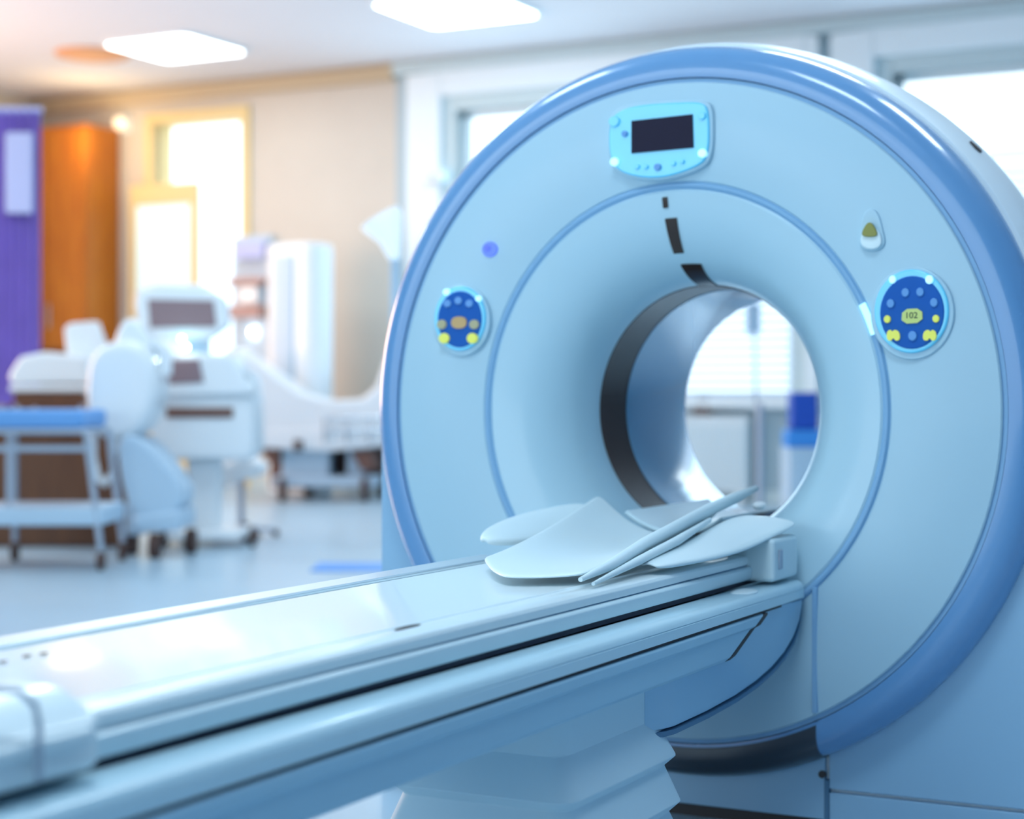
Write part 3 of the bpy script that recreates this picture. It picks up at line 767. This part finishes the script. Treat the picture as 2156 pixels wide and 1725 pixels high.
u.tube([(500, 765, -0.1), (545, 800, -0.1), (548, 850, -0.1)], 0.035, 'side_handle', 'white')
u.tube([(325, 775, -0.1), (300, 800, -0.1), (310, 850, -0.1)], 0.035, 'side_handle', 'white')
# portable unit left of it
x_ = Loc('mobile_imaging_unit', 'bulky white rounded mobile unit with a hanging cable loop, left of the console', 'medical cart', 270, 12.55)
x_.poly([(196, 760), (230, 722), (300, 715), (340, 760), (345, 850), (300, 925), (215, 925), (190, 860)], -0.2, 0.3, 'head_housing', 'white', bevel=0.08, sm=2)
x_.poly([(240, 730), (262, 672), (295, 672), (335, 735), (320, 770), (250, 770)], -0.1, 0.2, 'arm_joint', 'white', bevel=0.05, sm=2)
x_.tube([(325, 720, -0.05), (352, 745, -0.05), (350, 790, -0.05)], 0.05, 'arm', 'white')
x_.tube([(205, 905, -0.1), (203, 960, -0.1), (212, 1005, -0.1), (226, 1018, -0.1), (240, 1000, -0.1), (250, 950, -0.1), (252, 900, -0.1)], 0.028, 'cable_loop', 'white')
x_.poly([(262, 915), (310, 915), (395, 1010), (398, 1070), (330, 1100), (290, 1090), (262, 980)], -0.22, 0.25, 'lower_body', 'whiteb', bevel=0.06, sm=1)
x_.poly([(290, 1085), (398, 1068), (398, 1112), (300, 1118)], -0.25, 0.28, 'foot', 'whiteb', bevel=0.03)
for px_, d_ in ((272, 0.1), (338, -0.2), (392, 0.2)): x_.wheel(px_, d_, 0.09, w=0.07)
x_.poly([(262, 1060), (300, 1060), (300, 1128), (266, 1128)], 0.0, 0.2, 'rear_leg', 'whiteb', bevel=0.02)
# stool
s_ = Loc('padded_stool', 'white padded stool right of the console column', 'stool', 508, 14.2)
s_.poly([(456, 985), (520, 958), (556, 975), (556, 1000), (480, 1018)], -0.25, 0.25, 'seat', 'white', bevel=0.04)
s_.tube([(508, 1005, 0), (508, 1120, 0)], 0.03, 'post', 'steel')
for k in range(5):
    a = 2 * math.pi * k / 5 + 0.3
    MB().tube([(0, 0, 0.09), (0.28 * math.cos(a), 0.28 * math.sin(a), 0.05)], 0.018).build('leg', MT['steel'], s_.t)
    MB().ell((0.28 * math.cos(a), 0.28 * math.sin(a), 0.03), 0.03, 0.03, 0.03, 12, 8).build('caster', MT['caster'], s_.t)
# bed
b_ = Loc('hospital_bed', 'white wheeled hospital bed with raised head and foot sections by the wall', 'bed', 690, 19.3)
b_.poly([(486, 738), (510, 732), (642, 826), (700, 843), (770, 840), (800, 812), (822, 742), (850, 735), (850, 800), (835, 880), (800, 905), (560, 915), (530, 850), (480, 770)], -0.5, 0.5, 'mattress', 'white', bevel=0.05)
b_.poly([(548, 905), (838, 893), (838, 935), (700, 948), (560, 940)], -0.52, 0.52, 'bed_frame', 'white', bevel=0.03)
b_.box(600, 700, 935, 1005, -0.3, 0.3, 'lift_column', 'whiteb')
b_.box(735, 775, 935, 1000, -0.25, 0.25, 'lift_column', 'whiteb')
b_.box(585, 800, 1000, 1022, -0.42, 0.42, 'under_rail', 'whiteb')
b_.poly([(555, 935), (600, 930), (600, 968), (575, 972)], -0.4, 0.4, 'dark_block', 'brown', bevel=0.03)  # plain brown blocks for the dark spots under the bed
b_.poly([(745, 948), (790, 945), (800, 985), (770, 990)], -0.45, 0.4, 'dark_block', 'brown', bevel=0.03)
b_.box(560, 815, 938, 1032, 0.32, 0.5, 'brown_backing', 'brown')  # brown backing for the dark area under the bed
b_.tube([(640, 945, -0.5), (640, 925, -0.53)], 0.05, 'dark_stub', 'caster')  # dark stub for a further dark spot under the bed
for px_, d_ in ((605, -0.4), (640, 0.4), (775, -0.4), (800, 0.4)): b_.wheel(px_, d_, 0.13, w=0.07)
b_.tube([(690, 880, -0.55), (830, 876, -0.55)], 0.02, 'side_rail', 'chrome')
b_.tube([(690, 905, -0.55), (830, 901, -0.55)], 0.02, 'side_rail', 'chrome')
for q_ in (695, 740, 785, 828): b_.tube([(q_, 876, -0.55), (q_, 930, -0.55)], 0.015, 'side_rail_post', 'chrome')
# tall rounded cabinet
c_ = Loc('tall_cabinet', 'tall white rounded storage column standing by the cream wall', 'cabinet', 632, 20.3, rz=0)
q_ = round_poly(0.72, 0.5, 0.16)
MB().prism(q_, 'z', 0.0, EYE + (HOR - 515) * c_.k).build('cabinet_body', MT['white'], c_.t, bevel=0.05)
MB().prism(round_poly(0.30, 0.1, 0.04, cx=-0.05, cz=-0.23), 'z', 0.25, EYE + (HOR - 540) * c_.k).build('cabinet_door', MT['whiteb'], c_.t, bevel=0.02)
# wall board with pilot light
pw = on_y(538, 590, YB)
wb = thing('wall_rack', 'white wall mounted supply rack with a lilac box and faded red brown shelf', 'rack', (pw.x, YB - 0.02, 0))
def W_(px, py): v = on_y(px, py, YB); return (v.x - pw.x, v.z)
def wbox(x0, x1, y0, y1, d0, d1, name, m, parent=wb):
    a_, c2 = W_(x0, y0), W_(x1, y1)
    return MB().box(a_[0], c2[0], d0, d1, c2[1], a_[1]).build(name, MT[m], parent, bevel=0.01)
wbox(497, 578, 500, 820, -0.06, 0.018, 'back_board', 'whiteb')
wbox(515, 576, 514, 545, -0.20, -0.061, 'lilac_box', 'lilac')
wbox(502, 574, 588, 600, -0.22, -0.061, 'shelf', 'red')
wbox(502, 572, 646, 670, -0.24, -0.061, 'tray', 'red')
wbox(522, 560, 604, 640, -0.18, -0.061, 'carton', 'white')
MB().ell((W_(543, 700)[0], -0.09, W_(543, 700)[1]), 0.03, 0.03, 0.03, 12, 8).build('pilot_lamp', MT['bulb'], wb)
# wooden cupboard
x0, x1 = wx(90), wx(254)
zt = on_y(170, 282, YB).z
cb = thing('wooden_cupboard', 'tall orange brown wooden double cupboard against the back wall at the left', 'cupboard', ((x0 + x1) / 2, YB - 0.35, 0))
hw = (x1 - x0) / 2
MB().box(-hw, hw, -0.3, 0.33, 0.08, zt).build('carcass', MT['wood'], cb, bevel=0.01)
MB().box(-hw + 0.05, hw - 0.05, -0.27, 0.3, 0, 0.08).build('plinth', MT['woodd'], cb)
for sx in (-1, 1):
    d_ = MB().box(min(0.01 * sx, sx * (hw - 0.03)), max(0.01 * sx, sx * (hw - 0.03)), -0.325, -0.301, 1.75, zt - 0.05).build('door', MT['wood'], cb, bevel=0.006)
    MB().tube([(sx * 0.08, -0.35, 2.0), (sx * 0.08, -0.35, 2.3)], 0.012).build('handle', MT['steel'], d_)
    d_ = MB().box(min(0.01 * sx, sx * (hw - 0.03)), max(0.01 * sx, sx * (hw - 0.03)), -0.325, -0.301, 0.12, 1.72).build('door', MT['woodd'], cb, bevel=0.006)  # lower doors darkened, the shade there put into the wood colour
    MB().tube([(sx * 0.08, -0.35, 1.3), (sx * 0.08, -0.35, 1.6)], 0.012).build('handle', MT['steel'], d_)
# dark block added for the dark brown shade behind the trolleys
x0, x1 = wx(260), wx(-20)
lc0 = Loc('shade_block', 'dark brown filler block behind the trolley, shade at the lower left put into its colour', 'filler block', 110, 13.3)
lc0.box(-80, 258, 912, 1170, 0, 0.45, 'shade_block_body', 'woodd')
lc0.box(-80, 262, 902, 912, -0.03, 0.47, 'shade_block_top', 'wood')
# purple curtain
cu = Loc('privacy_curtain', 'tall purple privacy curtain hanging at the left edge', 'curtain', 30, 16.0)
R0 = []; N = 60
front = []; 
for k in range(N + 1):
    px_ = -70 + (86 + 70) * k / N
    front.append((cu.x(px_), 0.05 * math.sin(k * 0.9)))
back_ = [(x, y + 0.02) for x, y in front[::-1]]
MB().prism(front + back_, 'z', cu.z(852), cu.z(235)).build('cloth', MT['curtain'], cu.t, smooth=60)
cu.box(18, 76, 282, 452, -0.12, -0.07, 'mesh_panel', 'lilac')
MB().tube([(cu.x(-200), 0, cu.z(232)), (cu.x(88), 0, cu.z(232))], 0.03).build('curtain_rail', MT['lilac'], cu.t)
for px_ in (-65, -190): MB().tube([(cu.x(px_), 0, cu.z(232)), (cu.x(px_), 0, CEIL)], 0.015).build('rail_hanger', MT['lilac'], cu.t)
# steel trolley with blue pad
tr_ = Loc('instrument_trolley', 'steel trolley with a blue padded top and a lower shelf at the left edge', 'trolley', 110, 11.85)
tr_.box(-60, 200, 862, 900, -0.35, 0.35, 'top_pad', 'bluepad', bevel=0.03)
tr_.box(-60, 205, 900, 912, -0.36, 0.36, 'top_frame', 'steel')
tr_.box(-60, 240, 1062, 1100, -0.34, 0.34, 'shelf', 'whiteb')
tr_.box(-60, 215, 935, 948, -0.34, -0.30, 'cross_bar', 'steel')
for px_ in (3, 236):
    for d_ in (-0.32, 0.32):
        tr_.tube([(px_ if px_ < 100 else 205, 905, d_), (px_, 1150, d_)], 0.022, 'leg', 'steel'); tr_.wheel(px_, d_, 0.06)
tr_.tube([(45, 905, -0.3), (45, 1065, -0.3)], 0.018, 'middle_post', 'steel')
# recorder resting on a small table behind
sd = Loc('side_table', 'small brown topped side table behind the blue padded trolley', 'table', 120, 14.5)
sd.box(40, 200, 812, 826, -0.3, 0.3, 'table_top', 'white')
sd.box(48, 195, 826, 856, -0.28, 0.28, 'drawer', 'woodd')
for px_ in (55, 188):
    for d_ in (-0.26, 0.26): sd.tube([(px_, 850, d_), (px_, 1146, d_)], 0.02, 'leg', 'steel')
rc = Loc('chart_recorder', 'white portable recorder with its lid raised on the side table', 'recorder', 125, 14.5)
rc.poly([(35, 790), (60, 752), (110, 742), (200, 752), (205, 808), (40, 810)], -0.26, 0.24, 'recorder_body', 'white', bevel=0.04)
rc.poly([(134, 690), (148, 680), (205, 676), (230, 745), (215, 760), (140, 756)], 0.0, 0.08, 'lid', 'white', bevel=0.02)
# examination lamp stand with blue base
el = Loc('examination_lamp', 'pale blue tall lamp stand with a white funnel shade, left of the scanner', 'lamp', 832, 11.7)
el.box(662, 838, 1192, 1199, -0.25, 0.25, 'base_plate', 'bluemat', bevel=0.008)
el.box(822, 842, 545, 1196, -0.04, 0.04, 'pole', 'whiteb', bevel=0.015)
q = [(el.x(852), el.z(450)), (el.x(836), el.z(535))]
c0 = Vector((el.x(780), 0, el.z(470))); c1 = Vector((el.x(838), 0, el.z(512)))
m = MB(); R_ = []
ax = Vector((el.x(848) - el.x(775), 0, el.z(525) - el.z(455)))
cone = MB().tube([(el.x(800), 0, el.z(458)), (el.x(806), 0, el.z(468)), (el.x(822), 0, el.z(505)), (el.x(832), 0, el.z(548))], [0.145, 0.14, 0.075, 0.035], n=32).build('shade', mat('whitened_lamp_shade', (0.85, 0.92, 0.96), 0.5, emit=(0.8, 0.92, 1.0), es=0.45), el.t, smooth=60)  # faint glow added to whiten the lamp funnel
# warm wall lamp by the doorway
wl = on_y(265, 262, YB)
t = thing('wall_lamp', 'small warm glowing globe lamp on the wall between the wooden cupboard and the bright doorway', 'lamp', (wl.x, YB, wl.z))
MB().prism(round_poly(0.16, 0.22, 0.04), 'y', -0.03, -0.002).build('back_plate', MT['trim'], t, bevel=0.006)
MB().ell((0, -0.11, 0), 0.085, 0.085, 0.085).build('globe', mat('warm_globe', (1, 0.9, 0.75), 0.5, emit=(1.0, 0.80, 0.55), es=1.0), t)
pl_ = bpy.data.lights.new('globe_light', 'POINT'); pl_.energy = 26; pl_.color = (1.0, 0.70, 0.34); pl_.shadow_soft_size = 0.3
po_ = bpy.data.objects.new('globe_light', pl_); COL.objects.link(po_); po_.parent = t; po_.location = (0.1, -0.9, -0.3)
# white box on the window reveal
wp = on_y(920, 372, YB - 0.12)
ab = thing('wall_sensor', 'small white box fixed high on the window surround, left of the scanner', 'wall box', (wp.x, YB - 0.12, wp.z))
MB().box(-0.13, 0.13, -0.14, 0.0, -0.06, 0.06).build('sensor_body', MT['white'], ab, bevel=0.02)
MB().ell((0, -0.14, 0), 0.03, 0.02, 0.03, 16, 8).build('lens', MT['whiteb'], ab)
# seen through the bore: radiator, stand, cabinet and blue container
ra, rb = wx(1440), wx(1588)
rad = thing('radiator', 'white finned radiator below the window seen through the bore', 'radiator', ((ra + rb) / 2, YB - 0.16, 0))
hw = (rb - ra) / 2
MB().box(-hw, hw, -0.03, 0.03, 0.12, EYE - 0.26).build('radiator_panel', MT['trim'], rad, bevel=0.01)
k = -hw + 0.03
fn = MB()
while k < hw - 0.02:
    fn.box(k - 0.012, k + 0.012, -0.06, -0.03, 0.16, EYE - 0.32); k += 0.06
fn.build('fins', MT['trim'], rad, bevel=0.006)
MB().box(-hw, hw, -0.07, 0.08, EYE - 0.26, EYE - 0.23).build('top_grille', MT['trim'], rad, bevel=0.008)
for sx in (-hw + 0.1, hw - 0.1): MB().box(sx - 0.03, sx + 0.03, -0.05, 0.05, 0, 0.13).build('foot', MT['trim'], rad)
iv = Loc('drip_stand', 'slim steel drip stand seen through the bore in front of the window', 'stand', 1600, 15.5)
iv.tube([(1600, 1100, 0), (1600, 850, 0)], 0.035, 'lower_tube', 'steel')
iv.tube([(1600, 852, 0), (1592, 850, 0), (1588, 640, 0)], 0.012, 'pole', 'steel')
iv.box(1570, 1600, 640, 700, -0.05, 0.05, 'drip_pump', 'whiteb')
for k in range(5):
    a = 2 * math.pi * k / 5
    MB().tube([(0, 0, 0.10), (0.3 * math.cos(a), 0.3 * math.sin(a), 0.05)], 0.016).build('leg', MT['steel'], iv.t)
    MB().ell((0.3 * math.cos(a), 0.3 * math.sin(a), 0.03), 0.03, 0.03, 0.03, 12, 8).build('caster', MT['caster'], iv.t)
pc = Loc('supply_cabinet', 'pale blue supply cabinet seen through the right side of the bore', 'cabinet', 1700, 14.8)
pc.box(1652, 1760, 942, 1119, -0.25, 0.25, 'cabinet_body', 'whiteb', bevel=0.015)
pc.box(1658, 1700, 955, 1100, -0.265, -0.25, 'door', 'whiteb', bevel=0.008)
bc = Loc('waste_container', 'two tone blue plastic container standing on the pale supply cabinet', 'container', 1690, 14.8)
for ch in (bc.box(1652, 1725, 905, 941.5, -0.16, 0.16, 'bin', 'bluemat', bevel=0.015), bc.box(1662, 1718, 826, 904.5, -0.12, 0.12, 'lid_tower', 'deepblue', bevel=0.02)): pass
dk = on_y(1480, 860, YB - 0.16)
do = thing('dark_case', 'small dark brown case on top of the radiator, seen through the bore', 'case', (dk.x, YB - 0.16, EYE - 0.23))
MB().box(-0.1, 0.1, -0.06, 0.06, 0.0, 0.17).build('case_body', MT['caster'], do, bevel=0.02)
MB().tube([(-0.05, 0, 0.17), (-0.05, 0, 0.2), (0.05, 0, 0.2), (0.05, 0, 0.17)], 0.008).build('handle', MT['caster'], do)
